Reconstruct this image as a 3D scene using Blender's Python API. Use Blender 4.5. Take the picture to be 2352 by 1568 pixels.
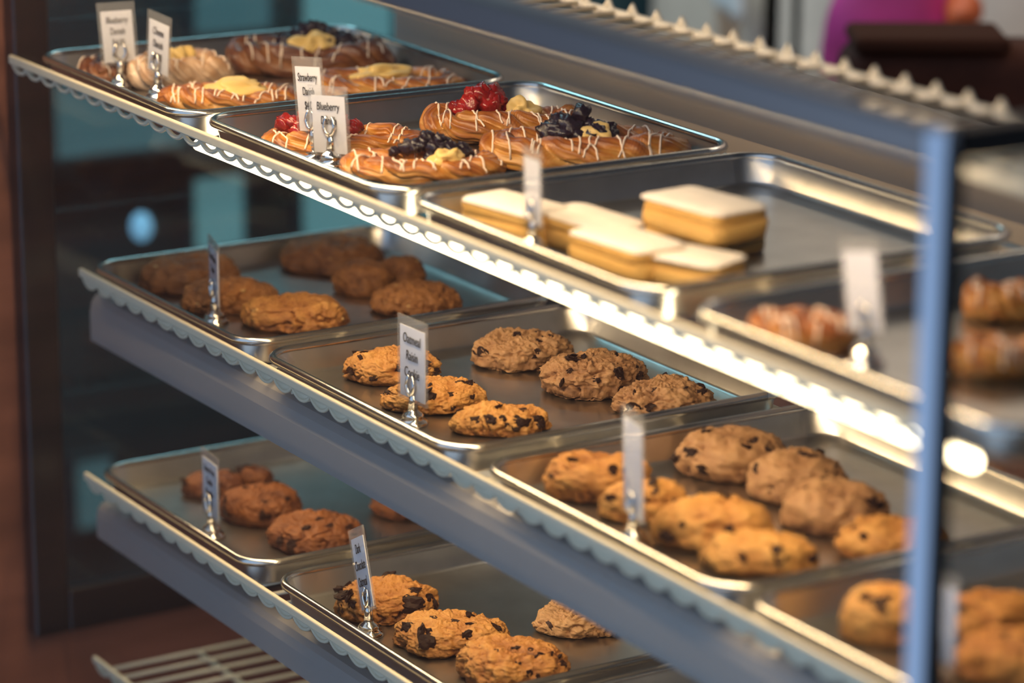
import bpy, bmesh, math, random
from mathutils import Vector, Matrix, noise
from mathutils.bvhtree import BVHTree

scene = bpy.context.scene
for o in list(bpy.data.objects):
    bpy.data.objects.remove(o)
C = scene.collection
PI = math.pi

# ------------------------------------------------------------------ camera
YAW, PITCH, ROLL = -1.0197, -0.2726, 0.0048
FPX = 7163.2
CAM = Vector((2.5938, -1.135, 0.7127))
FW = Vector((math.sin(YAW) * math.cos(PITCH), math.cos(YAW) * math.cos(PITCH), math.sin(PITCH)))
_r = FW.cross(Vector((0, 0, 1))).normalized()
_u = _r.cross(FW)
RT = _r * math.cos(ROLL) + _u * math.sin(ROLL)
UP = -_r * math.sin(ROLL) + _u * math.cos(ROLL)
cam_d = bpy.data.cameras.new('camera')
cam = bpy.data.objects.new('camera', cam_d)
C.objects.link(cam)
cam.matrix_world = Matrix(((RT.x, UP.x, -FW.x, CAM.x), (RT.y, UP.y, -FW.y, CAM.y), (RT.z, UP.z, -FW.z, CAM.z), (0, 0, 0, 1)))
cam_d.sensor_width = 36
cam_d.lens = FPX / 2352 * 36
cam_d.clip_start = 0.05
cam_d.clip_end = 60
cam_d.dof.use_dof = True
cam_d.dof.focus_distance = 2.575
cam_d.dof.aperture_fstop = 3.0
cam_d.dof.aperture_blades = 0
scene.camera = cam

# ------------------------------------------------------------------ view, world, daylight
scene.view_settings.view_transform = 'Standard'
scene.view_settings.look = 'None'
scene.view_settings.gamma = 1
scene.view_settings.exposure = 0.0
scene.view_settings.use_curve_mapping = False
try:
    scene.cycles.max_bounces = 10
    scene.cycles.transparent_max_bounces = 16
    scene.cycles.glossy_bounces = 4
    scene.cycles.diffuse_bounces = 3
    scene.cycles.caustics_reflective = False
    scene.cycles.caustics_refractive = False
    scene.cycles.sample_clamp_indirect = 6
except Exception:
    pass
world = bpy.data.worlds.new('World')
scene.world = world
world.use_nodes = True
wn = world.node_tree.nodes
wl = world.node_tree.links
wn.clear()
w_out = wn.new('ShaderNodeOutputWorld')
w_bg = wn.new('ShaderNodeBackground')
w_tc = wn.new('ShaderNodeTexCoord')
w_sep = wn.new('ShaderNodeSeparateXYZ')
w_rmp = wn.new('ShaderNodeValToRGB')
w_map = wn.new('ShaderNodeMapRange')
# daylight comes from the street side (-y); it fades towards the far end of the case
w_dot = wn.new('ShaderNodeVectorMath')
w_dot.operation = 'DOT_PRODUCT'
w_dot.inputs[1].default_value = Vector((0.0, -1.0, 0.0))
wl.new(w_tc.outputs['Generated'], w_dot.inputs[0])
w_map.inputs['From Min'].default_value = 0.0
w_map.inputs['From Max'].default_value = 1.0
wl.new(w_dot.outputs['Value'], w_map.inputs['Value'])
wl.new(w_map.outputs['Result'], w_rmp.inputs['Fac'])
e = w_rmp.color_ramp.elements
e[0].position = 0.0; e[0].color = (0.02, 0.024, 0.03, 1)
e[1].position = 0.85; e[1].color = (0.46, 0.70, 1.1, 1)
k = w_rmp.color_ramp.elements.new(0.42); k.color = (0.15, 0.195, 0.27, 1)
k = w_rmp.color_ramp.elements.new(0.50); k.color = (0.20, 0.25, 0.33, 1)
k = w_rmp.color_ramp.elements.new(0.64); k.color = (0.72, 0.86, 1.10, 1)
wl.new(w_rmp.outputs['Color'], w_bg.inputs['Color'])
w_bg.inputs['Strength'].default_value = 1.15
wl.new(w_bg.outputs['Background'], w_out.inputs['Surface'])


def area_lamp(name, loc, direction, sx, sy, power, col):
    d = bpy.data.lights.new(name, 'AREA')
    d.shape = 'RECTANGLE'
    d.size = sx
    d.size_y = sy
    d.energy = power
    d.color = col
    o = bpy.data.objects.new(name, d)
    C.objects.link(o)
    z = -Vector(direction).normalized()
    x = Vector((1, 0, 0))
    y = z.cross(x).normalized()
    x = y.cross(z)
    o.matrix_world = Matrix(((x.x, y.x, z.x, loc[0]), (x.y, y.y, z.y, loc[1]), (x.z, y.z, z.z, loc[2]), (0, 0, 0, 1)))
    return o


WARM = (1.0, 0.69, 0.37)
# unseen fill lights, added to brighten the room behind and the far end
area_lamp('ceiling_lamp', (-0.1, 1.22, 1.1), (0, 0.25, -1), 1.6, 0.3, 7, (1, 0.82, 0.62))
area_lamp('far_room_lamp', (-0.9, 0.5, 1.0), (-0.3, 0, -1), 0.8, 0.8, 16, (0.6, 0.9, 1.0))

# ------------------------------------------------------------------ helpers
Z1, Z2, Z3 = 0.1967, 0.0, -0.1946           # heights of the tray rims on the three shelves
TRAY_H = 0.024
PITCHX = 0.338
TW, TD = 0.3249, 0.3263


def at(px, py, axis, v):
    d = FW * FPX + RT * (px - 1176) - UP * (py - 784)
    return CAM + d * ((v - CAM[axis]) / d[axis])


def rng(seed):
    return random.Random(seed)


def nz(x, y, z, s):
    return noise.noise(Vector((x + s * 13.7, y - s * 7.3, z + s * 3.1)))


class MB:
    def __init__(self):
        self.v = []
        self.f = []
        self.t = []

    def add(self, vs, fs, tone=None):
        n = len(self.v)
        self.v += [tuple(p) for p in vs]
        self.f += [tuple(i + n for i in f) for f in fs]
        self.t += list(tone) if tone is not None else [0.5] * len(vs)

    def box(self, x0, x1, y0, y1, z0, z1):
        self.add([(x0, y0, z0), (x1, y0, z0), (x1, y1, z0), (x0, y1, z0), (x0, y0, z1), (x1, y0, z1), (x1, y1, z1), (x0, y1, z1)],
                 [(0, 3, 2, 1), (4, 5, 6, 7), (0, 1, 5, 4), (1, 2, 6, 5), (2, 3, 7, 6), (3, 0, 4, 7)])

    def tube(self, pts, r, n=8, caps=True, flat=1.0):
        pts = [Vector(p) for p in pts]
        rings = []
        prev = None
        for i, p in enumerate(pts):
            a = pts[max(0, i - 1)]
            b = pts[min(len(pts) - 1, i + 1)]
            t = (b - a).normalized()
            ref = Vector((0, 0, 1)) if abs(t.z) < 0.9 else Vector((1, 0, 0))
            if prev is None:
                x = t.cross(ref).normalized()
            else:
                x = (prev - t * prev.dot(t))
                x = x.normalized() if x.length > 1e-6 else t.cross(ref).normalized()
            prev = x
            y = t.cross(x)
            rr = r[i] if isinstance(r, (list, tuple)) else r
            rings.append([p + x * (rr * math.cos(2 * PI * k / n)) + y * (rr * flat * math.sin(2 * PI * k / n)) for k in range(n)])
        vs = [q for g in rings for q in g]
        fs = []
        for i in range(len(pts) - 1):
            for k in range(n):
                fs.append((i * n + k, i * n + (k + 1) % n, (i + 1) * n + (k + 1) % n, (i + 1) * n + k))
        if caps:
            fs.append(tuple(range(n))[::-1])
            fs.append(tuple((len(pts) - 1) * n + k for k in range(n)))
        self.add(vs, fs)

    def lathe(self, prof, n=24, c=(0, 0, 0)):
        vs = []
        for r, z in prof:
            for k in range(n):
                a = 2 * PI * k / n
                vs.append((c[0] + r * math.cos(a), c[1] + r * math.sin(a), c[2] + z))
        fs = []
        for i in range(len(prof) - 1):
            for k in range(n):
                fs.append((i * n + k, i * n + (k + 1) % n, (i + 1) * n + (k + 1) % n, (i + 1) * n + k))
        fs.append(tuple(range(n))[::-1])
        fs.append(tuple((len(prof) - 1) * n + k for k in range(n)))
        self.add(vs, fs)

    def lump(self, c, rad, seed, amp=0.15, freq=2.0, nu=18, nv=10, rot=0.0):
        vs, fs = [], []
        cr, sr = math.cos(rot), math.sin(rot)
        for j in range(nv + 1):
            th = PI * j / nv
            for i in range(nu):
                ph = 2 * PI * i / nu
                d = (math.sin(th) * math.cos(ph), math.sin(th) * math.sin(ph), math.cos(th))
                m = 1 + amp * nz(d[0] * freq, d[1] * freq, d[2] * freq, seed)
                x, y, z = d[0] * rad[0] * m, d[1] * rad[1] * m, d[2] * rad[2] * m
                vs.append((c[0] + x * cr - y * sr, c[1] + x * sr + y * cr, c[2] + z))
        for j in range(nv):
            for i in range(nu):
                fs.append((j * nu + i, (j + 1) * nu + i, (j + 1) * nu + (i + 1) % nu, j * nu + (i + 1) % nu))
        self.add(vs, fs)

    def mesh(self, name, mat, smooth=True):
        me = bpy.data.meshes.new(name)
        me.from_pydata(self.v, [], self.f)
        me.validate()
        at_ = me.attributes.new('tone', 'FLOAT', 'POINT')
        if len(at_.data) == len(self.t):
            at_.data.foreach_set('value', self.t)
        if smooth:
            me.polygons.foreach_set('use_smooth', [True] * len(me.polygons))
        if mat:
            me.materials.append(mat)
        return me

    def build(self, name, mat, parent=None, smooth=True, loc=None):
        o = bpy.data.objects.new(name, self.mesh(name, mat, smooth))
        C.objects.link(o)
        if parent:
            o.parent = parent
        if loc is not None:
            o.location = loc
        return o

    def bvh(self):
        return BVHTree.FromPolygons([Vector(p) for p in self.v], self.f)


def tag(o, label, cat, group=None, kind=None):
    o['label'] = label
    o['category'] = cat
    if group:
        o['group'] = group
    if kind:
        o['kind'] = kind
    return o


def struct(o, label=None):
    o['kind'] = 'structure'
    if label:
        o['label'] = label
    return o


def empty(name, loc, rz=0.0):
    o = bpy.data.objects.new(name, None)
    o.empty_display_size = 0.02
    C.objects.link(o)
    o.location = loc
    o.rotation_euler = (0, 0, rz)
    return o


# ------------------------------------------------------------------ materials
def mat_new(name):
    m = bpy.data.materials.new(name)
    m.use_nodes = True
    n = m.node_tree.nodes
    b = n['Principled BSDF']
    return m, n, m.node_tree.links, b


def plain(name, col, rough=0.5, metal=0.0, bump=0.0, bscale=40, vary=0.0, vscale=6, emit=None, estr=1.0, stretch=None, spec=None):
    m, n, l, b = mat_new(name)
    b.inputs['Base Color'].default_value = (*col, 1)
    b.inputs['Roughness'].default_value = rough
    b.inputs['Metallic'].default_value = metal
    if spec is not None:
        b.inputs['Specular IOR Level'].default_value = spec
    tc = n.new('ShaderNodeTexCoord')
    src = tc.outputs['Object']
    if stretch:
        mp = n.new('ShaderNodeMapping')
        mp.inputs['Scale'].default_value = stretch
        l.new(src, mp.inputs['Vector'])
        src = mp.outputs['Vector']
    if vary > 0:
        t = n.new('ShaderNodeTexNoise')
        t.inputs['Scale'].default_value = vscale
        t.inputs['Detail'].default_value = 5
        l.new(src, t.inputs['Vector'])
        r = n.new('ShaderNodeValToRGB')
        r.color_ramp.elements[0].position = 0.3
        r.color_ramp.elements[1].position = 0.7
        r.color_ramp.elements[0].color = (*[c * (1 - vary) for c in col], 1)
        r.color_ramp.elements[1].color = (*[min(1, c * (1 + vary)) for c in col], 1)
        l.new(t.outputs['Fac'], r.inputs['Fac'])
        l.new(r.outputs['Color'], b.inputs['Base Color'])
    if bump > 0:
        t = n.new('ShaderNodeTexNoise')
        t.inputs['Scale'].default_value = bscale
        t.inputs['Detail'].default_value = 4
        l.new(src, t.inputs['Vector'])
        bp = n.new('ShaderNodeBump')
        bp.inputs['Strength'].default_value = bump
        bp.inputs['Distance'].default_value = 0.002
        l.new(t.outputs['Fac'], bp.inputs['Height'])
        l.new(bp.outputs['Normal'], b.inputs['Normal'])
    if emit:
        b.inputs['Emission Color'].default_value = (*emit, 1)
        b.inputs['Emission Strength'].default_value = estr
    return m


def baked(name, stops, rough=0.65, bump=0.85, bscale=380, vscale=90, coat=0.0, mix=0.5):
    """Baked dough: its browning follows the vertex value 'tone' plus mottling."""
    m, n, l, b = mat_new(name)
    tc = n.new('ShaderNodeTexCoord')
    a = n.new('ShaderNodeAttribute')
    a.attribute_name = 'tone'
    t = n.new('ShaderNodeTexNoise')
    t.inputs['Scale'].default_value = vscale
    t.inputs['Detail'].default_value = 6
    t.inputs['Roughness'].default_value = 0.65
    l.new(tc.outputs['Object'], t.inputs['Vector'])
    mx = n.new('ShaderNodeMath')
    mx.operation = 'MULTIPLY_ADD'
    mx.inputs[1].default_value = mix
    l.new(t.outputs['Fac'], mx.inputs[0])
    sub = n.new('ShaderNodeMath')
    sub.operation = 'SUBTRACT'
    sub.inputs[1].default_value = mix * 0.5
    l.new(a.outputs['Fac'], sub.inputs[0])
    l.new(sub.outputs[0], mx.inputs[2])
    r = n.new('ShaderNodeValToRGB')
    els = r.color_ramp.elements
    els[0].position, els[0].color = stops[0][0], (*stops[0][1], 1)
    els[1].position, els[1].color = stops[-1][0], (*stops[-1][1], 1)
    for p, c in stops[1:-1]:
        els.new(p).color = (*c, 1)
    l.new(mx.outputs[0], r.inputs['Fac'])
    l.new(r.outputs['Color'], b.inputs['Base Color'])
    b.inputs['Roughness'].default_value = rough
    b.inputs['Coat Weight'].default_value = coat
    b.inputs['Coat Roughness'].default_value = 0.25
    t2 = n.new('ShaderNodeTexNoise')
    t2.inputs['Scale'].default_value = bscale
    t2.inputs['Detail'].default_value = 5
    l.new(tc.outputs['Object'], t2.inputs['Vector'])
    bp = n.new('ShaderNodeBump')
    bp.inputs['Strength'].default_value = bump
    bp.inputs['Distance'].default_value = 0.0015
    l.new(t2.outputs['Fac'], bp.inputs['Height'])
    l.new(bp.outputs['Normal'], b.inputs['Normal'])
    return m


def pane(name, tint=(1, 1, 1), ior=1.5, haze=0.0):
    m, n, l, b = mat_new(name)
    n.remove(b)
    out = n['Material Output']
    tr = n.new('ShaderNodeBsdfTransparent')
    tr.inputs['Color'].default_value = (*tint, 1)
    gl = n.new('ShaderNodeBsdfGlossy')
    gl.inputs['Roughness'].default_value = 0.02
    fr = n.new('ShaderNodeFresnel')
    ge = n.new('ShaderNodeNewGeometry')       # the same reflectance on the way in and on the way out of the sheet
    mr = n.new('ShaderNodeMapRange')
    mr.inputs['To Min'].default_value = ior
    mr.inputs['To Max'].default_value = 1 / ior
    l.new(ge.outputs['Backfacing'], mr.inputs['Value'])
    l.new(mr.outputs['Result'], fr.inputs['IOR'])
    mx = n.new('ShaderNodeMixShader')
    l.new(fr.outputs['Fac'], mx.inputs['Fac'])
    base = tr.outputs['BSDF']
    if haze > 0:
        df = n.new('ShaderNodeBsdfDiffuse')
        df.inputs['Color'].default_value = (0.8, 0.78, 0.76, 1)
        m2 = n.new('ShaderNodeMixShader')
        m2.inputs['Fac'].default_value = haze
        l.new(tr.outputs['BSDF'], m2.inputs[1])
        l.new(df.outputs['BSDF'], m2.inputs[2])
        base = m2.outputs['Shader']
    l.new(base, mx.inputs[1])
    l.new(gl.outputs['BSDF'], mx.inputs[2])
    l.new(mx.outputs['Shader'], out.inputs['Surface'])
    return m


M = {}
M['alu'] = plain('sheet_aluminium', (0.60, 0.585, 0.56), 0.30, 1.0, bump=0.08, bscale=9, vary=0.10, vscale=30, stretch=(1, 1, 1))
M['alu_rim'] = plain('rolled_aluminium', (0.68, 0.66, 0.63), 0.2, 1.0)
M['white_wire'] = plain('cream_coated_wire', (0.66, 0.585, 0.44), 0.45, 0.0)
M['fascia'] = plain('satin_grey_channel', (0.36, 0.335, 0.315), 0.45, 0.3, vary=0.06, vscale=4)
M['led'] = plain('led_diffuser', (1, 0.9, 0.7), 0.4, emit=(1, 0.80, 0.50), estr=14)
M['black'] = plain('black_frame_metal', (0.006, 0.007, 0.009), 0.35, 0.0)
M['post'] = plain('anodised_frame', (0.46, 0.48, 0.52), 0.32, 0.85)
M['rail'] = plain('dark_anodised_rail', (0.28, 0.27, 0.265), 0.38, 0.8)
M['post_side'] = plain('black_gasket', (0.008, 0.007, 0.007), 0.5)
M['glass'] = pane('clear_pane', (0.97, 0.985, 0.98))
M['glass_dark'] = pane('dark_pane', (0.62, 0.74, 0.76))
M['wood'] = plain('red_brown_wood', (0.19, 0.075, 0.05), 0.45, vary=0.35, vscale=3, stretch=(1, 1, 8))
M['chrome'] = plain('chrome', (0.72, 0.70, 0.68), 0.12, 1.0)
M['paper'] = plain('white_card', (0.74, 0.73, 0.78), 0.6)
M['ink'] = plain('black_ink', (0.012, 0.012, 0.014), 0.7)
M['sleeve'] = pane('clear_plastic', (0.95, 0.95, 0.95), 1.35, 0.10)
M['bronze'] = plain('bronze_rear_panel', (0.27, 0.215, 0.165), 0.5, 0.0, vary=0.12, vscale=2)
COOKIE = [(0.1, (0.09, 0.028, 0.008)), (0.35, (0.33, 0.125, 0.028)), (0.6, (0.47, 0.21, 0.05)), (0.95, (0.60, 0.315, 0.085))]
M['cookie'] = baked('golden_cookie', COOKIE)
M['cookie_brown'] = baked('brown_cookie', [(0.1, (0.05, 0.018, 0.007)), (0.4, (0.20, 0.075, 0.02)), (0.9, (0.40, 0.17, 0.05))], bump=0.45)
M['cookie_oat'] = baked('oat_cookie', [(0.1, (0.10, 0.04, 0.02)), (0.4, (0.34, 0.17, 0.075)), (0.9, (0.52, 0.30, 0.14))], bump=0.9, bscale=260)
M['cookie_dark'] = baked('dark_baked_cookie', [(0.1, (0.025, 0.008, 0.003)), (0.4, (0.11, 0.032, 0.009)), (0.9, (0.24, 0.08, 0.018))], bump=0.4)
M['chunk'] = plain('dark_chocolate', (0.020, 0.007, 0.004), 0.6, bump=0.3, bscale=300, spec=0.2)
M['raisin'] = plain('raisin', (0.035, 0.012, 0.010), 0.65, bump=0.5, bscale=400)
M['nut'] = plain('peanut_piece', (0.62, 0.40, 0.16), 0.5)
M['dough'] = baked('flaky_pastry', [(0.02, (0.58, 0.30, 0.08)), (0.28, (0.48, 0.18, 0.025)), (0.55, (0.29, 0.08, 0.011)), (0.9, (0.075, 0.018, 0.006))], rough=0.42, bump=0.3, bscale=220, vscale=45, coat=0.25, mix=0.5)
M['dough_dark'] = baked('dark_baked_pastry', [(0.05, (0.26, 0.10, 0.03)), (0.4, (0.15, 0.045, 0.015)), (0.95, (0.05, 0.014, 0.007))], rough=0.4, bump=0.3, bscale=220, vscale=45, coat=0.2, mix=0.5)
M['icing'] = plain('sugar_icing', (0.86, 0.70, 0.58), 0.35)
M['glaze'] = baked('pale_glazed_pastry', [(0.05, (0.70, 0.52, 0.38)), (0.5, (0.52, 0.30, 0.16)), (0.95, (0.25, 0.09, 0.03))], rough=0.3, bump=0.15, coat=0.4)
M['cheese'] = plain('cream_cheese_filling', (0.80, 0.56, 0.20), 0.45, bump=0.2, bscale=120, vary=0.12, vscale=40)
M['strawberry'] = plain('strawberry_compote', (0.27, 0.012, 0.009), 0.14, bump=0.5, bscale=160, vary=0.45, vscale=60)
M['blackberry'] = plain('dark_berry_compote', (0.020, 0.012, 0.022), 0.2, bump=0.6, bscale=200, vary=0.4, vscale=60)
M['blueberry'] = plain('blueberry', (0.012, 0.014, 0.03), 0.3, bump=0.2, bscale=100)
M['bar'] = baked('shortbread', [(0.05, (0.30, 0.13, 0.03)), (0.4, (0.60, 0.33, 0.08)), (0.9, (0.74, 0.48, 0.16))], rough=0.7, bump=0.5, bscale=350, vscale=60, mix=0.4)
M['sugar'] = plain('powdered_sugar', (0.84, 0.77, 0.71), 0.8, bump=0.5, bscale=400, vary=0.06, vscale=60)
M['teal_wall'] = plain('dark_teal_wall', (0.035, 0.075, 0.085), 0.7, vary=0.4, vscale=2)
M['teal_window'] = plain('daylit_teal_pane', (0.1, 0.3, 0.33), 0.4, emit=(0.27, 0.45, 0.47), estr=0.8)  # glow for teal reflections and for the added fill panel
M['blue_lamp'] = plain('pale_blue_globe', (0.4, 0.6, 0.8), 0.4, emit=(0.30, 0.52, 0.75), estr=1.6)
M['room_wall'] = plain('brown_grey_plaster', (0.40, 0.30, 0.235), 0.7, vary=0.25, vscale=4)
M['pale_frame'] = plain('pale_painted_wood', (0.66, 0.48, 0.36), 0.6, vary=0.15, vscale=8)
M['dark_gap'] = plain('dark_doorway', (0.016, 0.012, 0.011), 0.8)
M['dark_lid'] = plain('dark_brown_lid', (0.045, 0.016, 0.009), 0.9, spec=0.08)
M['dark_brown'] = plain('dark_brown_hide', (0.050, 0.016, 0.009), 0.8, vary=0.6, vscale=6, spec=0.15)
M['pink'] = plain('pink_cloth', (0.50, 0.035, 0.19), 0.6, vary=0.35, vscale=8)
M['orange'] = plain('orange_cloth', (0.55, 0.10, 0.02), 0.6, vary=0.3, vscale=10)
M['white_china'] = plain('off_white', (0.6, 0.55, 0.50), 0.4)
M['floor'] = plain('brown_floor', (0.08, 0.05, 0.035), 0.5, vary=0.3, vscale=5)

# ------------------------------------------------------------------ setting
XE = -0.12                                   # plane of the far end of the case


def add_box(name, m, x0, x1, y0, y1, z0, z1, parent=None, bev=0.0):
    b = MB()
    b.box(x0, x1, y0, y1, z0, z1)
    o = b.build(name, m, parent, smooth=False)
    if bev:
        md = o.modifiers.new('bevel', 'BEVEL')
        md.width = bev
        md.segments = 3
    return o


struct(add_box('floor', M['floor'], -2.6, 3.2, -0.6, 2.2, -1.05, -1.0))
# wall at the far end: wood around a framed opening
b = MB()
FY0, FZ0 = -0.023, -0.40                     # outer edges of the black frame
FW_ = 0.036
b.box(XE - 0.05, XE - 0.012, -1.4, FY0 + 0.01, -1.0, 1.0)
b.box(XE - 0.05, XE - 0.012, FY0 + 0.01, 0.62, -1.0, FZ0 + 0.01)
struct(b.build('wall_left', M['wood'], smooth=False), 'red brown wooden wall at the far end of the case')
w1 = struct(bpy.data.objects.new('window_1', None), 'black framed glass end of the display case')
C.objects.link(w1)
b = MB()
b.box(XE - 0.012, XE + 0.012, FY0, FY0 + FW_, FZ0, 0.60)
b.box(XE - 0.012, XE + 0.012, FY0 + FW_, 0.62, FZ0, FZ0 + 0.044)
o = b.build('window_frame', M['black'], w1, smooth=False)
o.modifiers.new('bevel', 'BEVEL').width = 0.002
b = MB()
b.box(XE - 0.003, XE + 0.003, FY0 + FW_, 0.62, FZ0 + 0.044, 0.60)
b.build('window_pane', M['glass_dark'], w1, smooth=False)
# the room seen through that end; glowing panels and globe stand in for reflections
XF = -1.15
struct(add_box('wall_far', M['teal_wall'], XF - 0.06, XF, -0.6, 2.1, -1.0, 1.2))


def far_glow_panel(i, px0, px1, py0, py1, mat=None):  # added glowing panel standing in for a pale teal reflection
    a = at(px0, py0, 0, XF + 0.012)
    c = at(px1, py1, 0, XF + 0.012)
    r_ = struct(bpy.data.objects.new('window_%d' % i, None))
    C.objects.link(r_)
    add_box('window_pane', mat or M['teal_window'], XF + 0.001, XF + 0.012, a.y, c.y, c.z, a.z, r_)
    f = MB()
    t = 0.008
    f.box(XF + 0.001, XF + 0.02, a.y - t, a.y, c.z - t, a.z + t)
    f.box(XF + 0.001, XF + 0.02, c.y, c.y + t, c.z - t, a.z + t)
    f.box(XF + 0.001, XF + 0.02, a.y, c.y, c.z - t, c.z)
    f.box(XF + 0.001, XF + 0.02, a.y, c.y, a.z, a.z + t)
    f.build('window_frame', M['teal_wall'], r_, smooth=False)


M['teal_dim'] = plain('dim_teal_pane', (0.05, 0.15, 0.17), 0.4, emit=(0.16, 0.28, 0.31), estr=0.6)  # weaker glow for the fainter reflections
far_glow_panel(2, 440, 560, 395, 560)
far_glow_panel(3, 690, 1000, 425, 560)
far_glow_panel(4, 440, 620, -60, 60, M['teal_dim'])
far_glow_panel(5, 690, 900, -60, 90)
far_glow_panel(6, 170, 260, 1060, 1200, M['teal_dim'])
far_glow_panel(7, 700, 1000, 1080, 1260)
far_glow_panel(8, 120, 420, 150, 330, M['teal_dim'])
gl = empty('globe_lamp', at(325, 520, 0, XF + 0.10))  # blue reflection built as an added glowing globe on a bracket
b = MB()
b.lump((0, 0, 0), (0.014, 0.014, 0.019), 1, 0.0)
b.build('globe', M['blue_lamp'], gl)
b = MB()
b.tube([(0, 0, -0.017), (0, 0, -0.06), (-0.02, 0, -0.085), (-0.095, 0, -0.085)], 0.003)
b.build('bracket', M['black'], gl)
tag(gl, 'pale blue globe lamp glowing beyond the far end glass', 'lamp')
b = MB()
for z in (-0.02,):
    a = at(250, 410, 0, XF + 0.015)
    b.box(XF, XF + 0.03, -0.4, 0.9, a.z - 0.012, a.z + 0.012)
struct(b.build('trim_1', M['black'], smooth=False), 'dark rail across the far wall')

# rear panel of the case
RX1 = 1.36
b = MB()
b.box(XE + 0.013, RX1, 0.385, 0.395, 0.10, 0.235)
struct(b.build('wall_right', M['bronze'], smooth=False), 'bronze rear panel of the case behind the trays')

b = MB()
b.box(XE + 0.013, RX1, 0.388, 0.392, -0.62, 0.10)
tag(b.build('rear_glass', M['glass'], smooth=False), 'clear glass rear of the case behind the lower trays', 'glass')
r_ = struct(bpy.data.objects.new('window_9', None))  # added glowing panel, out of sight, giving the shelves teal fill from behind
C.objects.link(r_)
add_box('window_pane', M['teal_window'], -1.05, 0.9, 1.47, 1.48, -0.95, -0.22, r_)
add_box('window_frame', M['teal_wall'], -1.08, 0.93, 1.482, 1.499, -0.98, -0.19, r_)

# front of the case: frame post, top rail, side rail, and the panes
GY = -0.10
fr = empty('case_frame', (1.3435, GY, -0.62))
tag(fr, 'dark metal corner frame of the glass case with bluish front faces', 'frame')
PXA, PXB = 1.339, 1.3515                      # width of the corner post
b = MB()
q = [(PXA, GY - 0.011), (PXB - 0.002, GY - 0.0055), (PXB, GY - 0.004), (PXB - 0.001, GY + 0.003), (PXA + 0.002, GY + 0.004)]
vs = [(x - 1.3435, y - GY, z) for z in (0, 1.002) for x, y in q]
b.add(vs, [(4, 3, 2, 1, 0), (5, 6, 7, 8, 9)] + [(i, (i + 1) % 5, 5 + (i + 1) % 5, 5 + i) for i in range(5)])
o = b.build('post', M['post'], fr, smooth=False)
o.modifiers.new('bevel', 'BEVEL').width = 0.002
b = MB()
b.box(PXA - 1.3435 + 0.004, PXB - 1.3435 + 0.0008, -0.004, 0.007, 0, 0.990)
b.build('post_gasket', M['post_side'], fr, smooth=False)
b = MB()
b.box(XE - 1.3435, PXA - 1.3435, -0.006, 0.006, 0.979, 1.001)
o = b.build('top_rail', M['rail'], fr, smooth=False)
o.modifiers.new('bevel', 'BEVEL').width = 0.003
b = MB()
b.box(PXB - 1.3435 - 0.016, PXB - 1.3435, 0.009, 0.48, 0.984, 1.001)
o = b.build('side_rail', M['post_side'], fr, smooth=False)
b = MB()
b.box(XE, PXA - 0.001, GY - 0.003, GY + 0.003, -0.62, 0.358)
tag(b.build('front_glass', M['glass'], smooth=False), 'large clear glass front of the pastry case', 'glass')
b = MB()
b.box(PXB - 0.010, PXB - 0.006, GY + 0.010, 0.38, -0.62, 0.363)
tag(b.build('end_glass', M['glass'], smooth=False), 'clear glass end pane right of the corner post', 'glass')


# ------------------------------------------------------------------ wire shelves, lamps
def wire_shelf(x0, x1, y0, y1, z, label, back_truss=False, rt=0.0145, rb=0.0075, wb=0.0, solid=False, ws=0.018):
    """z: top of the wires."""
    t = empty('wire_shelf', (x0, y0, z))
    L, D = x1 - x0, y1 - y0
    g = MB()
    n = int(L / 0.0254)
    for i in range(n + 1):
        x = i * L / n
        g.tube([(x, ws, -0.002), (x, D, -0.002)], 0.0019, 6)
    for yy in (D * 0.35, D * 0.7):
        g.tube([(0, yy, -0.0055), (L, yy, -0.0055)], 0.003, 8)
    g.build('wire_grid', M['white_wire'], t)
    r_ = MB()
    r_.box(-0.004, L, -0.001, 0.0035, rb, rt)
    o_ = r_.build('front_rail', M['white_wire'], t, smooth=False)
    md = o_.modifiers.new('bevel', 'BEVEL')
    md.width = 0.0016
    md.segments = 3

    def wave(y, zc, amp, rad):
        w = MB()
        pts = []
        m = int(L / 0.032)
        for i in range(m * 10 + 1):
            u = i / 10
            pts.append((u * L / m, y, zc - amp * abs(math.sin(PI * u)) ** 0.7))
        w.tube(pts, rad, 8)
        return w
    if not back_truss:
        w = wave(0.0022, rb + 0.0005, rb - wb - 0.001, 0.0017 if solid else 0.0022)
        if solid:                                      # the scallops are closed on this shelf
            vs, fs = [], []
            m = int(L / 0.032) * 10
            for i in range(m + 1):
                u = i / 10
                zz = rb + 0.0005 - (rb - wb - 0.001) * abs(math.sin(PI * u)) ** 0.7
                x = u * L / int(L / 0.032)
                vs += [(x, 0.0017, rb + 0.002), (x, 0.0017, zz), (x, 0.0027, zz), (x, 0.0027, rb + 0.002)]
                if i:
                    b4 = 4 * i
                    fs += [(b4 - 4 + q, b4 + q, b4 + (q + 1) % 4, b4 - 4 + (q + 1) % 4) for q in range(4)]
            w.add(vs, fs)
        w.build('scalloped_edge', M['white_wire'], t)
    w = MB()
    w.tube([(0, D, -0.002), (L, D, -0.002)], 0.003, 8)
    w.build('back_rod', M['white_wire'], t)
    if back_truss:
        wave(D + 0.001, 0.006, 0.011, 0.002).build('truss_wire', M['white_wire'], t)
    tag(t, label, 'shelf', 'white wire shelves of the case')
    return t


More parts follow.
